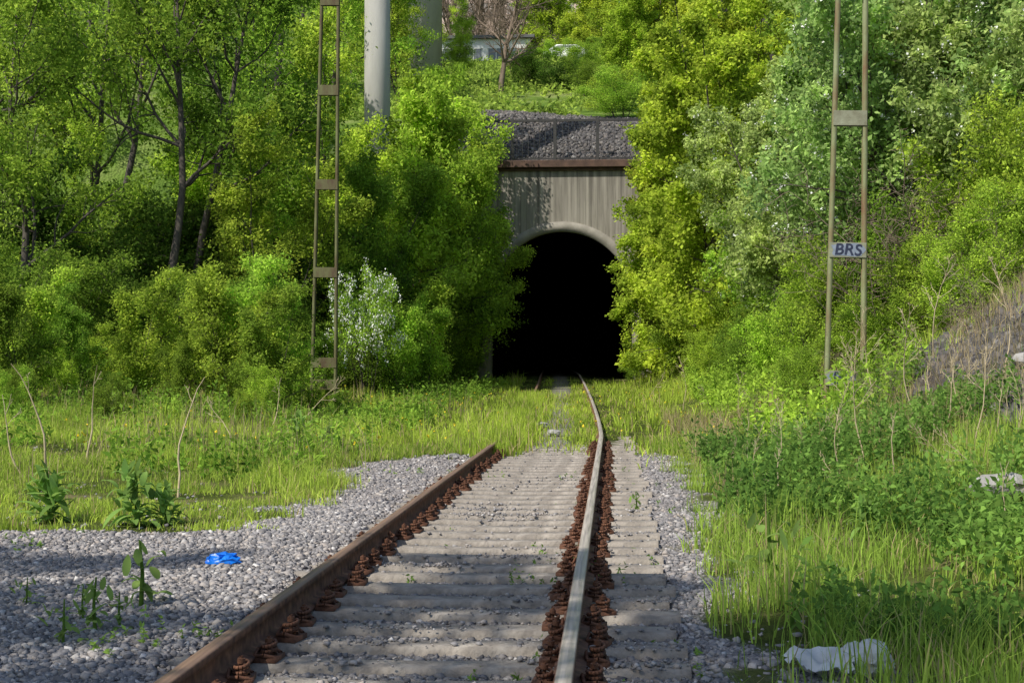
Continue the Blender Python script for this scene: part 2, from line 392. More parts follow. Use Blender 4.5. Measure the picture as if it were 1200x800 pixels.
# ------------------------------------------------------------------ rails, sleepers
def rail(xc, mat, label):
    prof = [(-0.07, 0.012), (0.07, 0.012), (0.07, 0.025), (0.015, 0.04), (0.012, 0.118), (0.036, 0.128), (0.036, 0.155), (0.028, 0.163), (-0.028, 0.163), (-0.036, 0.155), (-0.036, 0.128), (-0.012, 0.118), (-0.015, 0.04), (-0.07, 0.025)]
    ys_ = np.concatenate([np.arange(-4, 22, 1.0), np.arange(22, 75, 0.8)])
    m = len(prof); V = []; T = []
    for y in ys_:
        dx, dz = float(curve_off(y)), float(rise(y))
        for i, (a, b) in enumerate(prof): V.append((xc+dx+a, y, b+dz)); T.append(1.0 if i in (7, 8) else 0.0)
    Fc = []
    for j in range(len(ys_)-1):
        for i in range(m): Fc.append((j*m+i, j*m+(i+1) % m, (j+1)*m+(i+1) % m, (j+1)*m+i))
    o = obj("rail", mesh_np("rail", np.array(V), np.array(Fc), mat, {"topm": T}))
    top(o, label, "rail", "rails of the single track"); return o
rail(-1.69, rail_mat("rail_rust_brown", (0.26, 0.16, 0.105), 0.5), "rusty brown steel rail fixed to concrete sleepers")
rail(-0.19, rail_mat("rail_rust_worn", (0.52, 0.46, 0.39), 0.42), "steel rail with worn grey top and rusty sides")

def fastening_mesh():
    parts = []
    t = np.linspace(0, 2*math.pi*2.2, 34)
    path = np.stack([0.038*np.cos(t), 0.05*np.sin(t)-0.0, 0.03+0.055*t/t[-1]], -1)
    parts.append(polytube(path, 0.010, 6))
    path = [(-0.06, -0.06, 0.03), (-0.062, 0.0, 0.055), (-0.06, 0.06, 0.03), (0.0, 0.085, 0.04), (0.05, 0.06, 0.025)]
    parts.append(polytube(path, 0.010, 6))
    path = [(-0.06, -0.06, 0.03), (0.0, -0.085, 0.04), (0.05, -0.06, 0.025)]
    parts.append(polytube(path, 0.010, 6))
    parts.append(polytube([(0, 0, 0), (0, 0, 0.115)], 0.011, 8))
    parts.append(polytube([(0, 0, 0.084), (0, 0, 0.085), (0, 0, 0.106), (0, 0, 0.107)], [0.001, 0.022, 0.022, 0.001], 6))
    V, Fc = merge(parts)
    bv = np.array([(sx*0.065, sy*0.08, z) for z in (0.002, 0.025) for sx, sy in ((-1, -1), (1, -1), (1, 1), (-1, 1))])
    bf = np.array([(4, 5, 6, 7), (0, 1, 5, 4), (1, 2, 6, 5), (2, 3, 7, 6), (3, 0, 4, 7)])
    V, Fc = merge([(V, Fc), (bv, bf)])
    return mesh_np("rail_fastening", V, Fc, RUSTD)
FM = fastening_mesh()
PITCH = 0.43; HWS = 0.10
def sleeper_mesh(seed):
    rr = np.random.default_rng(seed)
    xs_ = np.linspace(-1.27, 1.27, 50)
    V = []
    for x in xs_:
        w = HWS; hh = 0.0-0.008*math.exp(-(x/0.35)**4)
        j = rr.normal(0, 0.003, 4)
        V += [(x, -w-0.03, -0.2), (x, -w+j[0], -0.022+hh), (x, -w+0.018+j[1], hh+j[2]*0.4), (x, w-0.018+j[3], hh), (x, w, -0.022+hh), (x, w+0.03, -0.2)]
    Fc = []
    for i in range(49):
        for k in range(5): Fc.append((i*6+k, i*6+k+1, i*6+k+7, i*6+k+6))
    caps = np.array([[0, 1, 2, 3, 4, 5][::-1], [294+k for k in range(6)]])
    return mesh_np("railway_sleeper", np.array(V), [np.array(Fc)[:, ::-1], caps], CONC)
SM = [sleeper_mesh(i) for i in range(5)]
rr = np.random.default_rng(5)
y = 3.4; i = 0
while y < 24.5:
    dx, dz = float(curve_off(y)), float(rise(y))
    s = obj("railway_sleeper", SM[i % 5]); s.location = (-0.94+dx+rr.normal(0, 0.03), y+rr.normal(0, 0.005), dz+rr.normal(0, 0.004)); s.rotation_euler = (rr.normal(0, 0.012), 0, rr.normal(0, 0.006))
    top(s, "weathered concrete railway sleeper bedded in gravel ballast", "railway sleeper", "sleepers under the track")
    if y < 22:
        for rx in (-0.75, 0.75):
            for sd in (-1, 1):
                f = obj("rail_fastening", FM, s, (rx+sd*0.105, rr.normal(0, 0.008), 0.0)); f.rotation_euler = (0, 0, (0 if sd > 0 else math.pi)+rr.normal(0, 0.12)); f.scale = (0.82, 0.95, 0.95+rr.normal(0, 0.07))
    y += PITCH; i += 1

# ------------------------------------------------------------------ stones
def stones(name, P, S, seed, mat=STONE, flat=0.7):
    r = np.random.default_rng(seed); n = len(P)
    c = np.array([(-1, -1, -1), (1, -1, -1), (1, 1, -1), (-1, 1, -1), (-1, -1, 1), (1, -1, 1), (1, 1, 1), (-1, 1, 1)], float)*0.5
    L = c[None]*r.uniform(0.6, 1.25, (n, 1, 3))+r.normal(0, 0.13, (n, 8, 3))
    L = L*np.asarray(S)[:, None, None]
    A = norm(r.normal(size=(n, 3))); B = norm(np.cross(A, r.normal(size=(n, 3)))); Cc = np.cross(A, B)
    V = L[..., 0:1]*A[:, None]+L[..., 1:2]*B[:, None]+L[..., 2:3]*Cc[:, None]
    V = V*np.array([1, 1, flat])+P[:, None]
    fc = np.array([(0, 3, 2, 1), (4, 5, 6, 7), (0, 1, 5, 4), (1, 2, 6, 5), (2, 3, 7, 6), (3, 0, 4, 7)])
    Fc = (np.arange(n)[:, None, None]*8+fc[None]).reshape(-1, 4)
    var = np.repeat(r.random(n), 8)
    return mesh_np(name, V.reshape(-1, 3), Fc, mat, {"var": var})
r = np.random.default_rng(11)
def scatter_stones(n, xr, yr, smin, smax, pw=1.6):
    x = r.uniform(*xr, n); u = r.random(n)**pw; y = yr[0]+(yr[1]-yr[0])*u
    m = r.random(n) > grass_mask(x, y)*0.97
    m &= (x > -0.46*y-0.6) & (x < 0.35*y+0.6)
    x, y = x[m], y[m]
    S = smin+(smax-smin)*r.random(len(x))**3.5
    z = ground(x, y)+r.uniform(-0.003, 0.006, len(x))
    on = (np.abs(x+0.94) < 1.27) & (ground(x, y)-rise(y) < -0.02)
    S = np.where(on, np.minimum(S, 0.034), S); z = np.where(on, ground(x, y)+0.010, z)
    ph = ((y-3.4) % PITCH); onsl = on & ((ph < HWS+.005) | (ph > PITCH-HWS-.005))
    keep = ~onsl | (r.random(len(x)) < 0.03+0.35*sstep(0.48, 0.82, vnoise(x, y, 1.6, 55)))
    S = np.where(onsl, S*0.7, S)
    z = np.where(onsl, 0.0+S*0.25, z)
    for rx in (-1.69, -0.19): keep &= ~((np.abs(x-rx) < 0.06))
    return np.stack([x, y, z], -1)[keep], S[keep], (on & ~onsl)[keep]
a = scatter_stones(140000, (-6, 1.6), (4.9, 13), 0.011, 0.040)
b = scatter_stones(32000, (-8, 2.2), (11, 22), 0.02, 0.045, 1.2)
P = np.concatenate([a[0], b[0]]); S = np.concatenate([a[1], b[1]]); G = np.concatenate([a[2], b[2]])
o = obj("ballast_gravel", stones("ballast_gravel", P[~G], S[~G], 3)); kind(o, "stuff", "grey crushed stone ballast beside the track", "gravel")
o = obj("crib_gravel", stones("crib_gravel", P[G], S[G], 6, STONEI)); kind(o, "stuff", "darker grey ballast between the sleepers", "gravel")
n = 9000; x = r.uniform(-8, 4, n); y = r.uniform(54.5, 60, n); P = np.stack([x, y, hill(x, y)+0.01], -1)
o = obj("bank_gravel", stones("bank_gravel", P, r.uniform(0.04, 0.13, n), 4, STONEM, 1)); kind(o, "stuff", "grey gravel mound behind the railing", "gravel")
n = 16000; x = r.uniform(3.8, 7.5, n); y = r.uniform(11, 24, n); m = r.random(n) < bare(x, y); x, y = x[m], y[m]
o = obj("slope_rubble", stones("slope_rubble", np.stack([x, y, ground(x, y)+0.02], -1), r.uniform(0.03, 0.13, len(x)), 5, STONED, 1)); kind(o, "stuff", "dark grey rubble on the side embankment", "gravel")

# ------------------------------------------------------------------ foliage
def leaves(P, size, r, up=0.7, aspect=0.55, clump=None, droop=0.3):
    n = len(P)
    u = norm(r.normal(size=(n, 3))+np.array([0, 0, -droop]))
    nn = norm(r.normal(size=(n, 3))*0.8+np.array([0, 0, up])); v = norm(np.cross(nn, u)); nn = np.cross(u, v)
    L = size*r.uniform(0.65, 1.3, n)[:, None]; W = L*aspect*0.5
    c = P
    V = np.stack([c, c+u*L*0.42+v*W+nn*L*0.08, c+u*L, c+u*L*0.42-v*W+nn*L*0.08], 1).reshape(-1, 3)
    Fc = np.arange(n*4).reshape(-1, 4)
    var = np.repeat(r.random(n), 4)
    cl = np.repeat(clump if clump is not None else np.full(n, 0.5), 4)
    return V, Fc, var, cl

def grow(r, stems, kids, nseg, ratio, ang, start, wob, trop, maxlev):
    segs = []; pts = []
    stack = [(np.array(p, float), norm(np.array(d, float)), L, rad, 0, r.random()) for p, d, L, rad in stems]
    while stack:
        p, d, L, rad, lv, cl = stack.pop()
        n = nseg[lv]; st = L/n
        for i in range(n):
            t = (i+1)/n
            d = d+r.normal(0, wob[lv], 3); d[2] += trop[lv]; d /= math.sqrt(d @ d)
            q = p+d*st
            r0 = rad*(1-0.8*i/n); r1 = rad*(1-0.8*t)
            segs.append((p, q, r0, r1, lv))
            if lv < maxlev and t > start[lv]:
                k = kids[lv]; kk = int(k)+(r.random() < k-int(k))
                for _ in range(kk):
                    ax = np.cross(d, r.normal(size=3)); ax /= math.sqrt(ax @ ax)
                    an = math.radians(ang[lv]*r.uniform(0.7, 1.3))
                    nd = d*math.cos(an)+ax*math.sin(an)
                    tt = (t-start[lv])/(1-start[lv]+1e-6)
                    stack.append((q, nd, L*ratio[lv]*(1-0.6*tt)*r.uniform(0.7, 1.25), max(r1*0.6, 0.004), lv+1, cl if lv > 1 else r.random()))
            if lv == maxlev or (lv == maxlev-1 and t > 0.6): pts.append((*q, cl))
            p = q
    return segs, np.array(pts)

TEMPL = {}
def template(key, seed, stems, kids, nseg, ratio, ang, start, wob, trop, maxlev, nleaf, lsize, spread, bark=BARK, blossom=0, up=0.7, aspect=0.55):
    r = np.random.default_rng(seed)
    segs, pts = grow(r, stems, kids, nseg, ratio, ang, start, wob, trop, maxlev)
    LV = np.array([s[4] for s in segs])
    sel = np.ones(len(segs), bool) if (nleaf == 0 or maxlev < 3) else (LV < 3)
    P0 = np.array([s[0] for s in segs])[sel]; P1 = np.array([s[1] for s in segs])[sel]; R0 = np.array([s[2] for s in segs])[sel]; R1 = np.array([s[3] for s in segs])[sel]
    big = R0 > 0.025
    parts = []
    if big.any(): parts.append(tubes(P0[big], P1[big]+(P1[big]-P0[big])*0.04, R0[big], R1[big], 8))
    sm = ~big; parts.append(tubes(P0[sm], P1[sm], np.maximum(R0[sm], 0.005), np.maximum(R1[sm], 0.004), 3))
    V, Fc = merge(parts)
    tm = mesh_np(key+"_trunk", V, Fc, bark, None, True)
    cm = bm_ = None
    if nleaf:
        n = len(pts)*nleaf; idx = np.repeat(np.arange(len(pts)), nleaf)
        P = pts[idx, :3]+r.normal(0, spread, (n, 3))
        V, Fc, var, cl = leaves(P, lsize, r, up, aspect, np.clip(pts[idx, 3]*0.75+vnoise(P[:, 0]+P[:, 2], P[:, 1]-P[:, 2], 1.2, 8)*0.5-0.12, 0, 1))
        cm = mesh_np(key+"_crown", V, Fc, LEAF, {"var": var, "clump": cl})
    if blossom:
        k = r.choice(len(pts), int(len(pts)*min(blossom, 1))); idx = np.repeat(k, 10)
        base = pts[k, :3]+r.normal(0, spread, (len(k), 3)); P = np.repeat(base, 10, 0)+r.normal(0, 0.04, (len(idx), 3))
        V, Fc, var, cl = leaves(P, 0.045, r, 1.0, 0.9)
        bm_ = mesh_np(key+"_blossom", V, Fc, BLOSSOM)
    TEMPL[key] = (tm, cm, bm_)

def stemset(r, n, spread, lean, L, rad):
    out = []
    for i in range(n):
        a = r.random()*6.28; out.append(((math.cos(a)*spread*r.random(), math.sin(a)*spread*r.random(), -0.3), (math.cos(a)*lean*r.uniform(.3, 1), math.sin(a)*lean*r.uniform(.3, 1), 1), L*r.uniform(0.75, 1.1), rad*r.uniform(0.6, 1.1)))
    return out
q = np.random.default_rng(2)
for j in range(3):
    template("tall%d" % j, 20+j, [((0, 0, -0.4), (q.normal(0, 0.05), q.normal(0, 0.05), 1), 12.5, 0.14)], (2.2, 1.5, 1.4), (11, 7, 5, 3), (0.34, 0.5, 0.5), (50, 48, 45), ((0.2, 0.35, 0.42)[j], 0.15, 0.1), (0.06, 0.14, 0.2, 0.25), (0.05, 0.05, 0.02, -0.04), 3, 4, 0.14, 0.14)
for j in range(2):
    template("airy%d" % j, 40+j, stemset(q, 3, 0.3, 0.25, 7.5, 0.06), (1.8, 1.4, 1.4), (9, 6, 4, 3), (0.34, 0.5, 0.5), (45, 45, 45), (0.15, 0.1, 0.1), (0.06, 0.14, 0.2, 0.25), (0.05, 0.04, 0.02, -0.05), 3, 4, 0.11, 0.12)
for j in range(2):
    template("sapl%d" % j, 50+j, stemset(q, 2+j, 0.15, 0.25, 3.6, 0.03), (1.7, 1.5), (10, 6, 4), (0.3, 0.5), (48, 45), (0.15, 0.1), (0.08, 0.16, 0.22), (0.04, 0.03, -0.03), 2, 7, 0.085, 0.10)
for j in range(3):
    template("shrub%d" % j, 60+j, stemset(q, 6, 0.5, 0.5, 3.6, 0.03), (1.5, 1.4), (10, 5, 4), (0.38, 0.5), (48, 45), (0.12, 0.1), (0.16, 0.24, 0.28), (0.06, 0.02, -0.03), 2, 6, 0.095, 0.13)
for j in range(2):
    template("maple%d" % j, 80+j, stemset(q, 3, 0.4, 0.14, 11.5, 0.08), (1.9, 1.4, 1.4), (12, 6, 5, 3), (0.23, 0.5, 0.5), (66, 45, 45), (0.08, 0.12, 0.1), (0.05, 0.12, 0.18, 0.2), (0.05, 0.0, -0.02, -0.08), 3, 4, 0.12, 0.11, up=1.3, aspect=0.8)
for j in range(2):
    template("cherry%d" % j, 100+j, stemset(q, 6, 0.5, 0.55, 6.0, 0.08), (2.1, 1.6, 1.5), (8, 6, 4, 3), (0.4, 0.5, 0.5), (50, 48, 45), (0.2, 0.1, 0.1), (0.08, 0.15, 0.2, 0.25), (0.04, 0.03, 0.0, -0.03), 3, 4, 0.115, 0.085, blossom=0.04)  # sparse white blossom, also standing in for highlights on glossy leaves
template("bare0", 120, [((0, 0, -0.4), (0, 0, 1), 9, 0.16)], (2.5, 2, 1.6), (9, 6, 4, 3), (0.42, 0.5, 0.5), (45, 40, 40), (0.2, 0.1, 0.1), (0.06, 0.12, 0.2, 0.2), (0.05, 0.06, 0.04, 0.02), 3, 0, 0, 0, bark=BARK_PALE)
template("thicket", 121, stemset(q, 10, 0.8, 1.0, 3.0, 0.02), (1.3, 1.1), (8, 5, 4), (0.5, 0.5), (50, 45), (0.1, 0.1), (0.16, 0.25, 0.3), (-0.02, -0.02, 0), 2, 0, 0, 0, bark=BARK_PALE)
template("white0", 122, stemset(q, 5, 0.3, 0.5, 2.6, 0.025), (1.6, 1.4), (7, 5, 3), (0.4, 0.5), (45, 45), (0.35, 0.1), (0.1, 0.18, 0.2), (0.03, 0, -0.03), 2, 7, 0.08, 0.1, blossom=0.5)

NT = 0
def place(key, px, Z, scale, color, label, name="deciduous_tree", category="tree", group=None, x=None, dz=0.0, rot=None, sz=None):
    global NT
    NT += 1; rr = np.random.default_rng(1000+NT)
    if x is None: x = px2x(px, Z)
    z = terrain(x, Z)+dz
    e = empty(name, (x, Z, z), rr.random()*6.28 if rot is None else rot, scale if sz is None else (scale, scale, scale*sz))
    top(e, label, category, group)
    tm, cm, bl = TEMPL[key]
    obj("trunk" if key[:4] in ("tall", "mapl", "bare") else "stems", tm, e)
    if cm:
        c = obj("crown" if name.endswith("tree") else "foliage", cm, e)
        k = rr.uniform(0.8, 1.15); c.color = (color[0]*k*rr.uniform(0.88, 1.08), color[1]*k, color[2]*k, 1)
    if bl: obj("blossom", bl, e)
    return e

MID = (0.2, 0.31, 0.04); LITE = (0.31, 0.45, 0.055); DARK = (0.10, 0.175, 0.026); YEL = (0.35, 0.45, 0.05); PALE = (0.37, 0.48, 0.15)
GL = "trees of the wooded trackside"
for (k, px, Z, s, c) in [(0, -40, 40, 1.0, MID), (1, 60, 42, 1.05, LITE), (2, 172, 36, 1.0, MID), (2, 212, 38, 1.0, MID), (0, 300, 46, 1.05, MID), (1, 110, 50, 1.1, LITE), (0, 0, 34, 0.8, MID), (1, 355, 52, 0.95, LITE)]:
    place("tall%d" % k, px, Z, s, c, "tall leafy deciduous tree with dark slender trunk", group=GL)
for (px, Z, s) in [(-40, 62, 1.3), (90, 64, 1.3), (200, 64, 1.3), (320, 68, 1.3), (130, 92, 1.6), (-20, 88, 1.6), (250, 95, 1.6), (350, 92, 1.4), (430, 108, 1.4), (20, 76, 1.5), (-100, 70, 1.5), (410, 84, 1.1)]:
    place("tall%d" % (NT % 3), px, Z, s, MID if NT % 2 else LITE, "leafy deciduous tree on the wooded hillside", group="trees on the hillside")
for (px, Z, s, c) in [(310, 38, 0.85, LITE), (250, 41, 0.9, LITE), (448, 46, 0.95, LITE), (500, 48, 1.05, LITE), (535, 50.5, 0.95, LITE), (405, 43, 0.9, MID), (120, 39, 0.8, LITE), (355, 48, 0.9, LITE), (515, 49, 0.7, MID), (470, 50, 1.15, LITE), (500, 51.5, 1.15, LITE), (470, 66, 0.8, LITE), (530, 74, 0.6, LITE), (455, 68, 1.1, LITE), (415, 47, 1.3, LITE), (430, 45, 1.3, LITE), (548, 51.8, 0.8, LITE)]:
    place("airy%d" % (NT % 2), px, Z, s, c, "young multi-stemmed tree with light green leaves", group="young trees beside the tunnel")
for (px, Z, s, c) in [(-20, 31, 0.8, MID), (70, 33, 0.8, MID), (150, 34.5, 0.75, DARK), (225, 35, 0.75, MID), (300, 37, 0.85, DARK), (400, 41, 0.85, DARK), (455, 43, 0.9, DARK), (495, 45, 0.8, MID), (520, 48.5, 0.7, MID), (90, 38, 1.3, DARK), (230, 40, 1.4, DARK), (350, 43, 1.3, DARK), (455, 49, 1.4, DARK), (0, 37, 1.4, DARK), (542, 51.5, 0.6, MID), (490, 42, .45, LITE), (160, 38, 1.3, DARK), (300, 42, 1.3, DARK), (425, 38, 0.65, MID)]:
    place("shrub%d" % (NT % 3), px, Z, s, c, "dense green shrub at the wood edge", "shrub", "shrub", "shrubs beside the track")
rs = np.random.default_rng(91)
for i in range(44):
    px = rs.uniform(-20, 500); Z = rs.uniform(26, 36) if px < 400 else rs.uniform(38, 44)
    s_ = rs.uniform(0.3, 0.95)
    if 330 < px < 400 and Z < 33: s_ = 0.18
    place("sapl%d" % (i % 2), px, Z, s_, (LITE, MID, LITE)[i % 3], "slender leafy sapling with thin stems in the grass", "sapling", "shrub", "saplings in the meadow")
for i in range(8):
    px = rs.uniform(-20, 320); Z = rs.uniform(23, 30)
    place("shrub%d" % (i % 3), px, Z, rs.uniform(0.15, 0.28), (LITE, MID)[i % 2], "low leafy bush in the tall grass", "shrub", "shrub", "shrubs beside the track")
place("white0", 430, 36, 0.75, LITE, "shrub with loose sprays of white blossom", "flowering_shrub", "shrub", sz=1.7)
for (px, Z, s, c) in [(842, 43, 1.0, YEL), (812, 47, 0.98, YEL), (860, 50, 1.0, YEL), (790, 53, 0.75, YEL), (890, 46, 1.0, YEL), (772, 52, 0.85, YEL)]:
    place("maple%d" % (NT % 2), px, Z, s, c, "yellow-green maple with layered spring foliage", "maple_tree", "tree", "maples beside the tunnel")
for (px, Z, s, c) in [(980, 46, 1.0, MID), (1110, 42, 1.0, MID), (1220, 40, 1.0, MID), (920, 64, 1.3, LITE), (1040, 66, 1.3, LITE), (840, 66, 1.3, LITE)]:
    place("tall%d" % (NT % 3), px, Z, s, c, "leafy deciduous tree on the embankment", group="trees on the hillside")
for (px, Z, s, c, dz) in [(935, 33, 0.85, PALE, 0.2), (1020, 30, 0.95, PALE, 0.3), (1100, 27, 1.0, PALE, 0.3), (1195, 25, 1.0, PALE, 0.3), (1150, 31, 1.2, PALE, 0.3), (900, 38, 0.9, LITE, 0)]:
    place("cherry%d" % (NT % 2), px, Z, s, c, "spreading bird cherry with pale green leaves and white flecks", "bird_cherry_tree", "tree", "bird cherries on the embankment", dz=dz)
for (px, Z, s, dz) in [(1065, 25, 0.85, 0.2), (1110, 25.0, 0.9, 0.2), (1180, 22, 0.5, .1), (1090, 26, 1.1, 0.3), (1150, 20, .4, 0), (925, 22, .3, 0), (1070, 18.5, .3, 0), (1030, 21, .35, 0)]:
    place("thicket", px, Z, s, PALE, "tangle of bare brown twigs under the bushes", "bare_shrub", "shrub", "bare thickets on the embankment", dz=dz)
for (px, Z, s, c) in [(775, 52, 0.6, MID), (805, 47, 0.6, MID), (850, 42, 0.55, LITE), (905, 38, 0.6, LITE), (745, 52.8, 0.28, LITE), (845, 48, 1.3, DARK), (930, 42, 1.3, DARK), (1010, 35, 1.2, DARK), (1090, 31, 1.2, DARK), (1200, 29, 1.2, MID), (900, 31, 0.5, LITE), (955, 29, 0.55, LITE), (1035, 26, 0.65, MID), (1130, 24.5, 0.7, LITE), (1190, 23.5, 0.75, LITE), (985, 26, .6, LITE), (870, 34, .45, MID), (820, 38, .4, LITE), (940, 24, .3, LITE), (1165, 27, .9, MID), (1075, 23, .45, LITE), (1110, 22, .4, LITE), (1020, 23, .35, LITE), (1150, 22.5, .5, LITE)]:
    place("shrub%d" % (NT % 3), px, Z, s, c, "green shrub on the embankment slope", "shrub", "shrub", "shrubs beside the track")
place("bare0", 587, 72, 0.95, MID, "bare-branched tree on the slope above the tunnel", "bare_tree", "tree")
for (px, Z, s) in [(548, 119, 0.9), (612, 121, 1.1), (575, 125, 1.3), (530, 127, 1.3), (595, 135, 1.4), (555, 137, 1.5), (570, 142, 1.6), (540, 140, 1.6), (615, 141, 1.6)]:
    place("bare0", px, Z, s, MID, "bare-branched tree near the hilltop buildings", "bare_tree", "tree", "bare trees by the buildings")
for (px, Z, s, c) in [(655, 118, 1.2, YEL), (700, 112, 1.1, YEL), (735, 95, 1.1, YEL), (470, 118, 1.0, LITE), (775, 82, 1.0, YEL), (635, 130, 1.2, LITE), (680, 128, 1.4, YEL), (810, 90, 1.5, YEL), (850, 95, 1.6, LITE), (740, 68, 0.7, YEL)]:
    place("maple%d" % (NT % 2), px, Z, s, c, "bright yellow-green tree on the upper slope", group="trees on the upper slope")
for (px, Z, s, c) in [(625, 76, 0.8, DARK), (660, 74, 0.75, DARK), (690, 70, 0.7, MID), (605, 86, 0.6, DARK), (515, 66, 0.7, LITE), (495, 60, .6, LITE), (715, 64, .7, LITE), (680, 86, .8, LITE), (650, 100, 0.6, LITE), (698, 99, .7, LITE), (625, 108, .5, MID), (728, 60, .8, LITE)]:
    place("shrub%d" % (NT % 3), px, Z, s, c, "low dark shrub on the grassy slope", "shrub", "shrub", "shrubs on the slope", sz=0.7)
for (k, x, Y, s) in [(0, -7.2, 1.6, 0.8), (0, -5.4, -1.6, 0.9), (0, -10.6, 2.2, 0.85)]:
    place("tall%d" % k, 0, Y, s, MID, "tall leafy tree shading the near track", group=GL, x=x)

# ------------------------------------------------------------------ grass
def blades(name, x, y, h, w, r, color, lean=0.35, mat=GRASS):
    n = len(x); z = ground(x, y)-0.01
    P = np.stack([x, y, z], -1)
    a = r.random(n)*2*math.pi; side = np.stack([np.cos(a), np.sin(a), np.zeros(n)], -1)
    b = r.random(n)*2*math.pi; ld = np.stack([np.cos(b), np.sin(b), np.zeros(n)], -1)*(r.random(n)[:, None]**1.5)*lean*2
    up = np.array([0, 0, 1.0]); H = h[:, None]; W = (w*0.5)[:, None]
    m1 = P+up*H*0.5+ld*H*0.22; tp = P+up*H*(1-0.25*np.linalg.norm(ld, axis=1)[:, None])+ld*H*0.8
    V = np.stack([P-side*W, P+side*W, m1+side*W*0.85, m1-side*W*0.85, tp], 1).reshape(-1, 3)
    base = np.arange(n)[:, None]*5
    Q = base+np.array([0, 1, 2, 3]); T = base+np.array([3, 2, 4])
    var = np.repeat(r.random(n), 5); cl = np.repeat(np.clip(vnoise(x, y, 1.5, 12)*0.6+vnoise(x, y, 0.35, 13)*0.6-0.1, 0, 1)*0.8+0.2, 5)
    o = obj(name, mesh_np(name, V, [Q, T], mat, {"var": var, "clump": cl})); o.color = (*color, 1)
    return o
r = np.random.default_rng(31)
def gsel(n, xr, yr, pw=1.0, patch=0.0):
    x = r.uniform(*xr, n); y = yr[0]+(yr[1]-yr[0])*r.random(n)**pw
    m = (r.random(n) < grass_mask(x, y)) & (x > -0.47*y-0.6) & (x < 0.34*y+0.8)
    m &= r.random(n) < 0.1+1.5*sstep(0.28, 0.72, vnoise(x, y, 1.7, 14))
    return x[m], y[m]
x, y = gsel(150000, (-10, -1.9), (10, 24), 1.3)
hh = r.uniform(0.06, 0.28, len(x))*(0.2+1.4*vnoise(x, y, 0.9, 21)*vnoise(x, y, 2.5, 24)*1.6)*(0.75+0.4*sstep(13, 19, y))
o = blades("meadow_grass", x, y, hh, r.uniform(0.006, 0.012, len(x)), r, (0.34, 0.46, 0.07), 0.55); kind(o, "stuff", "sunlit green grass beside the track", "grass")
x, y = gsel(160000, (-20, 9), (18.0, 53.8), 1.0)
xo = x-curve_off(y)+0.94
fac = np.where(np.abs(xo) < 0.3, 0.2, np.where(np.abs(xo) < 0.6, 0.25+0.2*sstep(20, 26, y), np.where((xo > 0.5) & (xo < 1.1), 0.25+0.1*sstep(20, 26, y), np.where((xo <= -0.55) & (xo > -1.3), np.where(y < 37, 0.8, 0.15), 1.0))))
hh = r.uniform(0.06, 0.36, len(x))*(0.2+1.3*vnoise(x, y, 0.6, 22)*vnoise(x, y, 1.9, 25)*1.7)*fac
o = blades("trackside_grass", x, y, hh, r.uniform(0.014, 0.026, len(x)), r, (0.33, 0.45, 0.06), 0.65); kind(o, "stuff", "tall grass growing over the track and verges", "grass")
x = -0.94+r.uniform(-0.72, 0.68, 9000); y = 19.5+22*r.random(9000)**1.1; m = r.random(9000) < sstep(19, 25, y+(vnoise(x, y, 1.2, 27)-.5)*5)*(0.25+0.75*sstep(0.15, 0.45, np.abs(x+0.94)+(vnoise(x, y, 1.2, 28)-.5)*.5)); x = x[m]; y = y[m]; x = x+curve_off(y)
o = blades("track_bed_grass", x, y, r.uniform(0.05, 0.2, len(x)), np.full(len(x), 0.016), r, (0.33, 0.45, 0.06), 0.7); kind(o, "stuff", "grass growing between the disused rails", "grass")
x = -1.69+r.normal(0, 0.18, 7500); y = r.uniform(19.6, 37, 7500); x = x+curve_off(y)
o = blades("rail_covering_grass", x, y, r.uniform(0.2, 0.38, len(x))*(0.7+0.6*vnoise(x, y, 1.5, 26)), np.full(len(x), 0.02), r, (0.33, 0.45, 0.06)); kind(o, "stuff", "grass tufts burying the disused rail", "grass")
x, y = gsel(120000, (0.5, 8), (4.6, 24), 1.4)
hh = r.uniform(0.08, 0.38, len(x))*(0.25+1.2*vnoise(x, y, 0.9, 23))*sstep(0.3, 1.4, x+0.35)
o = blades("bank_grass", x, y, hh, r.uniform(0.005, 0.011, len(x)), r, (0.27, 0.4, 0.065), 0.5); kind(o, "stuff", "long grass on the embankment", "grass")
x = r.uniform(1.0, 7, 22000); y = r.uniform(8, 30, 22000); m = (vnoise(x, y, 0.5, 33) > 0.44); x, y = x[m], y[m]
o = blades("dry_grass", x, y, r.uniform(0.15, 0.55, len(x)), r.uniform(0.005, 0.011, len(x)), r, (0.36, 0.3, 0.16), 0.7); kind(o, "stuff", "dry straw-coloured grass on the embankment", "grass")
x = r.uniform(-14, -3, 5000); y = r.uniform(14, 34, 5000); m = (vnoise(x, y, 0.5, 34) > 0.5); x, y = x[m], y[m]
o = blades("dry_meadow_stems", x, y, r.uniform(0.3, 0.7, len(x)), r.uniform(0.005, 0.010, len(x)), r, (0.38, 0.31, 0.18), 0.4); kind(o, "stuff", "dry straw-coloured stems in the meadow", "grass")

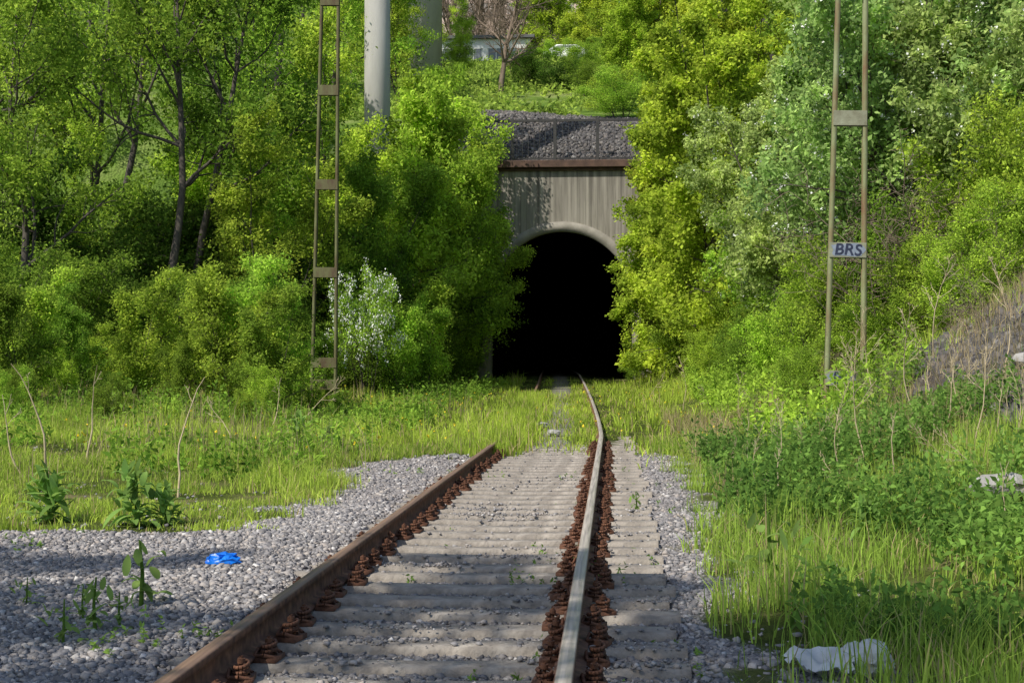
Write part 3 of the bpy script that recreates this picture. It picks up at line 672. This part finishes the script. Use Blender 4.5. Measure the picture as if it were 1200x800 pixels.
def herbs(name, x, y, hmin, hmax, nl, size, color, label, zf=ground, aspect=0.45):
    n = len(x); h_ = r.uniform(hmin, hmax, n)*(0.4+1.2*vnoise(x, y, 0.8, 41))
    z = zf(x, y); ln = r.normal(0, 0.12, (n, 2))
    idx = np.repeat(np.arange(n), nl); t = np.tile(np.linspace(0.25, 1, nl), n)
    P = np.stack([x[idx]+ln[idx, 0]*h_[idx]*t, y[idx]+ln[idx, 1]*h_[idx]*t, z[idx]+h_[idx]*t], -1)
    V, Fc, var, cl = leaves(P, size, r, 1.0, aspect, np.clip(vnoise(P[:, 0], P[:, 1], 1.7, 42), 0, 1), 0.1)
    o = obj(name, mesh_np(name, V, Fc, LEAF, {"var": var, "clump": cl})); o.color = (*color, 1)
    kind(o, "stuff", label, "ground cover"); return o
n = 4600; x = r.uniform(0.9, 4.2, n); y = 5+15*r.random(n)**1.1; m = (vnoise(x, y, 0.7, 43) > 0.48) & (x-0.9 > 0.25*r.random(n)) & (x < 0.34*y+.8) & (np.hypot(x-1.0, y-6.3) > 0.4); x, y = x[m], y[m]
herbs("nettle_ground_cover", x, y, 0.2, 0.5, 14, 0.065, (0.17, 0.3, 0.06), "green nettles on the slope foot")
n = 9500; x = r.uniform(2.0, 9, n); y = r.uniform(19, 42, n); m = (vnoise(x, y, 0.4, 44) > 0.3) & (r.random(n) > bare(x, y)); x, y = x[m], y[m]
herbs("slope_ground_cover", x, y, 0.15, 0.65, 10, 0.1, (0.31, 0.47, 0.06), "light green leafy plants covering the slope")
n = 9500; x = r.uniform(-17, -3.4, n); y = r.uniform(15, 46, n); m = (vnoise(x, y, 0.45, 45) > 0.38); x, y = x[m], y[m]
herbs("meadow_ground_cover", x, y, 0.1, 0.5, 10, 0.09, (0.2, 0.34, 0.045), "leafy weeds at the edge of the wood")
n = 14000; x = r.uniform(-16, 6, n); y = 59.5+47*r.random(n)**1.2; m = vnoise(x, y, 0.3, 47) > 0.35; x, y = x[m], y[m]
herbs("hillside_ground_cover", x, y, 0.1, 0.5, 3, 0.26, (0.28, 0.39, 0.07), "green plants covering the hill slope", hill)
n = 2500; x = r.uniform(-8, 1.5, n); y = 5+13*r.random(n); m = (vnoise(x, y, 0.9, 46) > 0.7) & (np.abs(x+0.94) > 0.3) & (grass_mask(x, y) < 0.5); x, y = x[m], y[m]
herbs("gravel_weeds", x, y, 0.03, 0.09, 9, 0.032, (0.18, 0.3, 0.06), "small weeds growing through the gravel")
n = 260; x = r.uniform(-9, 3, n); y = r.uniform(17, 42, n); m = grass_mask(x, y) > 0.6; x, y = x[m], y[m]
YELM = simple_mat("dandelion_yellow", (0.6, 0.45, 0.01), (0.8, 0.6, 0.02), 3, 0.7, bump=0)
P = np.repeat(np.stack([x, y, ground(x, y)+0.2], -1), 5, 0); V, Fc, var, cl = leaves(P, 0.03, r, 1.0, 1.0)
o = obj("dandelion_flowers", mesh_np("dandelion_flowers", V, Fc, YELM)); kind(o, "stuff", "yellow dandelion flowers in the grass", "flowers")

def bigleaf(p, az, el, L, W, droop):
    V = []; n = 6
    d = np.array([math.cos(az)*math.cos(el), math.sin(az)*math.cos(el), math.sin(el)]); s = np.array([-math.sin(az), math.cos(az), 0]); c = np.array(p, float)
    for i in range(n+1):
        t = i/n; w = W*math.sin(math.pi*min(1, 0.08+0.92*t))**0.8*(1-0.3*t)+0.003
        V += [c-s*w+np.array([0, 0, 0.25*w]), c, c+s*w+np.array([0, 0, 0.25*w])]
        d = d-np.array([0, 0, droop/n]); d /= math.sqrt(d @ d); c = c+d*L/n
    Fc = []
    for i in range(n):
        for k in range(2): a = i*3+k; Fc.append((a, a+1, a+4, a+3))
    return np.array(V), np.array(Fc)
def weed_mesh(seed, H, nl, L, wf=0.19):
    r = np.random.default_rng(seed); lp = []
    for i in range(nl):
        t = (i/nl); a = i*2.4+r.normal(0, .5)
        lp.append(bigleaf((r.normal(0, .05), r.normal(0, .05), 0.02+H*t*0.85+r.normal(0, .01)), a, 0.5+0.6*t+r.normal(0, .35), L*(1-0.5*t)*r.uniform(.5, 1.3), L*wf*(1-0.4*t)*r.uniform(.8, 1.2), 1.2+r.normal(0, .6)))
    V, Fc = merge(lp)
    lm = mesh_np("weed_leaves", V, Fc, LEAF, {"var": np.repeat(r.random(nl), 21), "clump": np.full(len(V), 0.5)}, True)
    V, Fc = polytube([(0, 0, -0.05), (0.01, 0, H*0.5), (0, 0.01, H)], [0.012, 0.009, 0.005])
    sm = mesh_np("weed_stem", V, Fc, LEAF, {"var": np.full(len(V), .5), "clump": np.full(len(V), .5)})
    return sm, lm
WM = [weed_mesh(1, 0.34, 55, 0.22, 0.17), weed_mesh(2, 0.42, 65, 0.2, 0.17), weed_mesh(3, 0.3, 16, 0.13)]
for (px, Z, k, s, lab) in [(42, 11.3, 0, 1.25, "broad-leaved dark green weed at the gravel edge"), (148, 11.2, 1, 1.2, "broad-leaved dark green weed at the gravel edge"), (185, 11.4, 0, 0.9, "broad-leaved dark green weed at the gravel edge"), (380, 20, 0, 1.0, "broad-leaved weed in sunlit grass"), (345, 21, 1, 1.2, "broad-leaved weed in sunlit grass"),
    (155, 7.6, 2, 1.2, "small leafy weed growing in gravel"), (100, 6.9, 2, 0.9, "small leafy weed growing in gravel"), (60, 6.6, 2, 0.7, "small leafy weed growing in gravel"), (130, 7.0, 2, 0.6, "small leafy weed growing in gravel"), (85, 7.2, 2, 0.6, "small leafy weed growing in gravel"), (15, 7.6, 2, 0.5, "small leafy weed growing in gravel"), (1010, 11, 1, 0.8, "broad-leaved weed on the slope foot"), (900, 9, 2, 1.5, "broad-leaved weed on the slope foot"), (745, 13, 2, 0.7, "small leafy weed growing in gravel")]:
    x = px2x(px, Z); e = empty("leafy_weed", (x, Z, terrain(x, Z)), Z*7+px, s); top(e, lab, "plant", "weeds beside the track")
    obj("stem", WM[k][0], e).color = (0.15, 0.25, 0.05, 1); l = obj("leaves", WM[k][1], e); l.color = (0.2, 0.33, 0.08, 1) if k < 2 else (0.24, 0.36, 0.09, 1)

def stalk_mesh(seed, H, branches, rad=0.012):
    r = np.random.default_rng(seed); segs, pts = grow(r, [((0, 0, -0.05), (r.normal(0, .2), r.normal(0, .2), 1), H, rad)], (branches, 1.2), (9, 4, 3), (0.3, 0.4), (35, 35), (0.45, 0.4), (0.12, 0.18, 0.2), (0.0, 0.03, 0), 2)
    P0, P1 = np.array([s[0] for s in segs]), np.array([s[1] for s in segs]); R0 = np.array([max(s[2], .003) for s in segs]); R1 = np.array([max(s[3], .0025) for s in segs])
    return mesh_np("dry_stalk", *tubes(P0, P1, R0, R1, 5), DRY)
DM = [stalk_mesh(5, 1.3, 0.3, 0.015), stalk_mesh(6, 1.1, 1.3), stalk_mesh(7, 1.5, 1.8), stalk_mesh(8, 1.0, 0.5, 0.014)]
SL = [(45, 14, 0, 1.1), (88, 17, 0, 1.0), (200, 13.5, 0, 1), (15, 15, 3, 1.0), (270, 20, 1, 0.8), (310, 24, 3, 1), (350, 26, 1, 1), (1065, 17, 2, 0.95), (1100, 18, 1, 1), (1165, 17, 2, 1), (1020, 20, 2, .9), (880, 20, 1, .7), (905, 16, 2, .6), (940, 17, 1, .7), (980, 15, 2, .7), (1130, 14, 2, .8), (1190, 15, 1, .9), (870, 24, 2, .7), (840, 28, 1, .8), (800, 33, 2, .8), (1045, 14, 3, .8), (1085, 20, 2, 1), (760, 38, 1, .9), (1180, 10, 3, .6), (1155, 12, 1, .6)]
for i in range(50): SL.append((rs.uniform(840, 1200), rs.uniform(13, 25), int(rs.integers(1, 4)), rs.uniform(0.35, 0.9)))
for i, (px, Z, k, s) in enumerate(SL):
    x = px2x(px, Z); o = obj("dry_stalk", DM[k], None, (x, Z, terrain(x, Z))); o.rotation_euler = (0, 0, i*1.9); o.scale = (s,)*3
    top(o, "dead straw-coloured weed stalk standing in grass", "dry plant", "dry stalks beside the track")

# ------------------------------------------------------------------ masts
def mast(px, Z, base, H, plates, mm, pm, label, graffiti=(), lw=0.04, lean=0.0, hb=0.275, tp=0.09):
    x = px2x(px, Z); e = empty("lattice_mast", (x, Z, base)); top(e, label, "mast", "steel lattice masts beside the track")
    e.rotation_euler = (0, lean, 0)
    hw = lambda z: hb-tp*(z/10.0)
    prof = [(-lw, -0.06), (lw, -0.06), (lw, -0.048), (-lw+0.012, -0.048), (-lw+0.012, 0.048), (lw, 0.048), (lw, 0.06), (-lw, 0.06)]
    for s in (-1, 1):
        V = []
        for z in (-0.8, H):
            for a, b in prof: V.append((s*(hw(z)-a), b*(1-0.03*z), z))
        Fc = [(i, (i+1) % 8, 8+(i+1) % 8, 8+i) for i in range(8)]
        obj("leg", mesh_np("mast_leg", np.array(V), np.array(Fc), mm), e)
    gd = dict(graffiti)
    for j, z in enumerate(plates):
        zz = z-base; w = hw(zz)*2+0.05
        b = 0.065*(1-0.03*zz)+0.006
        o = obj("batten_plate", boxes("batten_plate", [((0, -b, zz), (w, 0.012, 0.23)), ((0, b, zz), (w, 0.012, 0.23))], pm, 0.002), e)
        if j in gd:
            # sprayed patch behind the tag
            n_ = 26; an = np.linspace(0, 2*math.pi, n_, endpoint=False)
            rr_ = 1+0.07*np.sin(an*5+j)+0.05*np.sin(an*9+2*j)
            cx_ = np.sign(np.cos(an))*np.abs(np.cos(an))**0.5*w*0.44*rr_; cz_ = np.sign(np.sin(an))*np.abs(np.sin(an))**0.5*0.096*rr_
            pv = np.stack([cx_, np.full(n_, -b-0.0085), zz+cz_], -1)
            obj("graffiti_patch", mesh_np("graffiti_patch", pv, np.array([list(range(n_))]), SPRAY), o)
            cu = bpy.data.curves.new("t", 'FONT'); cu.body = gd[j]; cu.size = 0.245; cu.extrude = 0.001; cu.align_x = 'CENTER'; cu.align_y = 'CENTER'; cu.offset = 0.0045; cu.shear = 0.1; cu.space_character = 1.06
            t = bpy.data.objects.new("t", cu); COL.objects.link(t); dg = bpy.context.evaluated_depsgraph_get()
            me = bpy.data.meshes.new_from_object(t.evaluated_get(dg)); bpy.data.objects.remove(t)
            me.materials.clear(); me.materials.append(SPRAYD)
            for v in me.vertices: v.co.x += 0.003*math.sin(v.co.y*31+j); v.co.y += 0.004*math.sin(v.co.x*17+j*2)
            g_ = obj("graffiti_lettering", me, o, (0, -b-0.0115, zz)); g_.rotation_euler = (math.pi/2, 0.03, 0)
    return e
mast(376, 32, 0.2, 12.5, [0.75, 1.25, 3.3, 5.3, 7.45, 9.5, 11.6], MASTD, MASTD, "rusty olive lattice mast standing in grass", lw=0.032, lean=0.015)
mast(985, 22.2, 0.5, 12, [1.05, 3.02, 5.05, 7.1, 9.2, 11.3], MASTM, PLATE, "olive lattice mast with graffiti on its batten plates", ((0, "BRS"), (1, "BRS")), lean=0.02, lw=0.036, hb=0.285, tp=0.12)

# ------------------------------------------------------------------ piers
for (px, Z, rad, hgt) in [(440, 50, 0.47, 23), (497, 72, 0.88, 27)]:
    x = px2x(px, Z); z0 = terrain(x, Z)
    bm = bmesh.new(); bmesh.ops.create_cone(bm, segments=32, radius1=rad, radius2=rad*0.95, depth=hgt, cap_ends=True)
    for f in bm.faces: f.smooth = len(f.verts) == 4
    o = obj("bridge_pier", bm_mesh("bridge_pier", bm, PIER), None, (x, Z, z0-3+hgt/2)); top(o, "pale round concrete bridge pier among trees", "bridge pier", "viaduct piers")

# ------------------------------------------------------------------ hilltop buildings and car
WALLW = simple_mat("pale_render", (0.6, 0.6, 0.58), (0.75, 0.75, 0.72), 1, 0.9, bump=0)
PINK = simple_mat("pinkish_brick", (0.5, 0.37, 0.31), (0.6, 0.46, 0.4), 1.5, 0.9, bump=0)
GLASS = simple_mat("dark_window_glass", (0.1, 0.11, 0.12), (0.18, 0.19, 0.2), 1, 0.2, bump=0)
GLASSP = simple_mat("hazed_window_glass", (0.28, 0.24, 0.22), (0.38, 0.33, 0.3), 1, 0.4, bump=0)  # distance haze mixed into the pane colour, softening window contrast
ROOF = simple_mat("grey_roof", (0.08, 0.08, 0.085), (0.14, 0.14, 0.14), 2, 0.8, bump=0)
def building(px, Z, W, D, Hh, wall, rows, cols, label, name="house", glass=None, frame=None):
    x = px2x(px, Z); z = terrain(x, Z)-0.3; e = empty(name, (x, Z, z)); top(e, label, "building")
    obj("wall", boxes("building_wall", [((0, D/2, Hh/2), (W, D, Hh))], wall, 0.02), e)
    obj("roof", boxes("building_roof", [((0, D/2, Hh+0.13), (W+0.7, D+0.7, 0.25))], ROOF, 0.02), e)
    for rI in range(rows):
        for c in range(cols):
            ww = W/cols*0.68; wz = Hh/rows*(rI+0.55); wh = Hh/rows*0.36; wx = -W/2+W/cols*(c+0.5)
            o = obj("window", boxes("window_pane", [((wx, -0.02, wz), (ww, 0.06, wh))], glass or GLASS), e)
            obj("frame", boxes("window_frame", [((wx, -0.05, wz+wh/2+0.04), (ww+0.16, 0.08, 0.08)), ((wx, -0.05, wz-wh/2-0.04), (ww+0.16, 0.1, 0.08)), ((wx, -0.06, wz), (0.06, 0.06, wh))], frame or WALLW), o)
building(568, 116, 7.5, 6, 3.0, WALLW, 1, 4, "low pale building with a band of windows on the hilltop")
building(575, 165, 26, 12, 15, PINK, 4, 9, "pinkish apartment building behind bare trees", "apartment_building", GLASSP, PINK)
xs_ = np.arange(-40, 40.1, 1); V = []; Fc = []
for i, xx in enumerate(xs_):
    for yy in (103.4, 105, 107, 108.6): V.append((xx, yy, max(float(hill(xx, yy)), float(hill(xx, 106)))+0.12))
for i in range(len(xs_)-1):
    for k in range(3): a_ = i*4+k; Fc.append((a_, a_+4, a_+5, a_+1))
ASPH = simple_mat("asphalt", (0.045, 0.045, 0.045), (0.07, 0.07, 0.07), 3, 0.9, bump=0)
o = obj("road", mesh_np("road", np.array(V), np.array(Fc), ASPH)); kind(o, "structure", "asphalt road along the hilltop", "road")
CARW = simple_mat("white_car_paint", (0.75, 0.75, 0.75), (0.8, 0.8, 0.8), 1, 0.25, bump=0)
TYRE = simple_mat("black_rubber", (0.02, 0.02, 0.02), (0.03, 0.03, 0.03), 5, 0.8, bump=0)
cx = px2x(672, 105); car = empty("parked_car", (cx, 105, float(hill(cx, 106))+0.14)); top(car, "white car parked on the hilltop road", "car")
def extr(name, prof, y0, y1, mat, inset=0.0):
    n = len(prof); V = [(x_, y0+inset*(z_ > 0.95), z_) for x_, z_ in prof]+[(x_, y1-inset*(z_ > 0.95), z_) for x_, z_ in prof]
    Q = np.array([(i, (i+1) % n, n+(i+1) % n, n+i) for i in range(n)]); caps = np.array([list(range(n))[::-1], list(range(n, 2*n))])
    return mesh_np(name, np.array(V), [Q, caps], mat)
obj("body", extr("car_body", [(-2.1, 0.3), (2.1, 0.3), (2.15, 0.6), (2.05, 0.8), (1.1, 0.95), (0.4, 1.42), (-1.2, 1.45), (-1.9, 1.0), (-2.15, 0.9)], -0.85, 0.85, CARW, 0.13), car)
obj("window", extr("car_window", [(0.95, 0.97), (0.38, 1.36), (-1.12, 1.38), (-1.6, 0.99)], -0.87+0.13, 0.87-0.13, GLASS, 0.0), car)
for wx in (-1.35, 1.35):
    for wy in (-0.8, 0.8):
        bm = bmesh.new(); bmesh.ops.create_cone(bm, segments=20, radius1=0.32, radius2=0.32, depth=0.2, cap_ends=True)
        w = obj("wheel", bm_mesh("car_wheel", bm, TYRE, 0.02), car, (wx, wy, 0.3)); w.rotation_euler = (math.pi/2, 0, 0)

# ------------------------------------------------------------------ litter and rocks
def crumple(name, size, seed, mat, flat=1.0, sub=3, amp=0.3, jit=0.04):
    r_ = np.random.default_rng(seed); bm = bmesh.new(); bmesh.ops.create_icosphere(bm, subdivisions=sub, radius=1)
    V = np.array([v.co for v in bm.verts])
    dirs = norm(r_.normal(size=(22, 3))); k = np.max(V @ dirs.T, axis=1); V = V*(0.75+amp*(k[:, None]-0.75)*2)+r_.normal(0, jit, V.shape)
    V = V*np.array(size); V[:, 2] *= flat
    for v, c in zip(bm.verts, V): v.co = c
    return bm_mesh(name, bm, mat)
def sheet(name, W, D, seed, mat, amp=0.05):
    n = 18
    u = np.linspace(-1, 1, n); X, Y = np.meshgrid(u, u)
    R = 0.9+0.2*vnoise(X*1.3+seed, Y*1.3, 1.3, seed)
    Zz = amp*(vnoise(X*1.5+9, Y*1.5, 1.2, seed+1)*2-0.7)+amp*0.6*np.abs(vnoise(X*3, Y*3+5, 1.2, seed+2)-0.5)*2
    V = np.stack([X*R*W/2, Y*R*D/2, Zz], -1).reshape(-1, 3)
    i = np.arange(n-1)[None, :]+np.arange(n-1)[:, None]*n
    Fc = np.stack([i, i+1, i+1+n, i+n], -1).reshape(-1, 4)
    c = V[Fc].mean(1); keep = (np.abs(c[:, 0])/(W/2))**3+(np.abs(c[:, 1])/(D/2))**3 < 0.9+0.2*vnoise(c[:, 0]*20, c[:, 1]*20, 1, 3)
    return mesh_np(name, V, Fc[keep], mat)
def prop(name, px, Z, me, label, cat, dz=0, group=None, rz=0, rx=0):
    x = px2x(px, Z); o = obj(name, me, None, (x, Z, terrain(x, Z)+dz)); o.rotation_euler = (rx, 0, rz); top(o, label, cat, group); return o
prop("plastic_bag", 256, 9.2, crumple("plastic_bag", (0.10, 0.07, 0.045), 3, BLUE, amp=0.9, jit=0.12), "crumpled bright blue plastic bag on the gravel", "litter", 0.025)
prop("plastic_sheet", 955, 6.4, sheet("plastic_sheet", 0.29, 0.26, 4, WHITE, 0.04), "torn white plastic sheet in the grass", "litter", 0.06, "white litter in the grass", 0.2, 0.14)
prop("plastic_wrapper", 1012, 6.5, crumple("plastic_wrapper", (0.11, 0.11, 0.075), 5, WHITE, amp=1.1, jit=0.06, sub=3), "crumpled white plastic wrapper in the grass", "litter", 0.08, "white litter in the grass", 0.9)
for i, (px, Z, s, dz) in enumerate([(1168, 11, 0.24, 0.24), (1140, 11.3, 0.12, 0.22), (1200, 17, 0.3, 0.1), (530, 19, 0.12, 0.03), (650, 24, 0.16, 0.06), (635, 26, 0.14, 0.06)]):
    prop("rock", px, Z, crumple("rock", (s, s*0.8, s*0.45), 20+i, ROCK, amp=0.5, sub=2, jit=0.09), "pale grey rock lying among weeds", "rock", dz, "rocks on the verge", i*1.3)

# ------------------------------------------------------------------ camera, light
cam = bpy.data.cameras.new("cam"); cam.lens = 50.0; cam.sensor_width = 36; cam.clip_end = 2000; cam.clip_start = 0.05
co = bpy.data.objects.new("camera", cam); link(co); co.location = (0, 0, CAMZ)
co.rotation_euler = (math.radians(90+0.62), 0, math.radians(4.08)); SC.camera = co

EL = 48; sd = Vector((-0.66, -0.75, 0)).normalized()*math.cos(math.radians(EL))+Vector((0, 0, math.sin(math.radians(EL))))
sun = bpy.data.lights.new("sun", 'SUN'); sun.energy = 5.0; sun.angle = math.radians(0.5); sun.color = (1, 0.95, 0.86)
so = bpy.data.objects.new("sun", sun); link(so); so.rotation_euler = (-sd).to_track_quat('-Z', 'Y').to_euler(); so.location = (-30, -20, 40)
w = bpy.data.worlds.new("World"); SC.world = w; w.use_nodes = True; nt = w.node_tree; nt.nodes.clear()
sky = nt.nodes.new("ShaderNodeTexSky"); sky.sky_type = 'NISHITA'; sky.sun_disc = False; sky.sun_elevation = math.radians(EL); sky.sun_rotation = math.atan2(sd.x, sd.y)
bg = nt.nodes.new("ShaderNodeBackground"); bg.inputs[1].default_value = 0.15; ow = nt.nodes.new("ShaderNodeOutputWorld")
nt.links.new(sky.outputs[0], bg.inputs[0]); nt.links.new(bg.outputs[0], ow.inputs[0])
SC.view_settings.view_transform = 'Standard'; SC.view_settings.look = 'None'; SC.view_settings.exposure = 0
print("trees", NT)
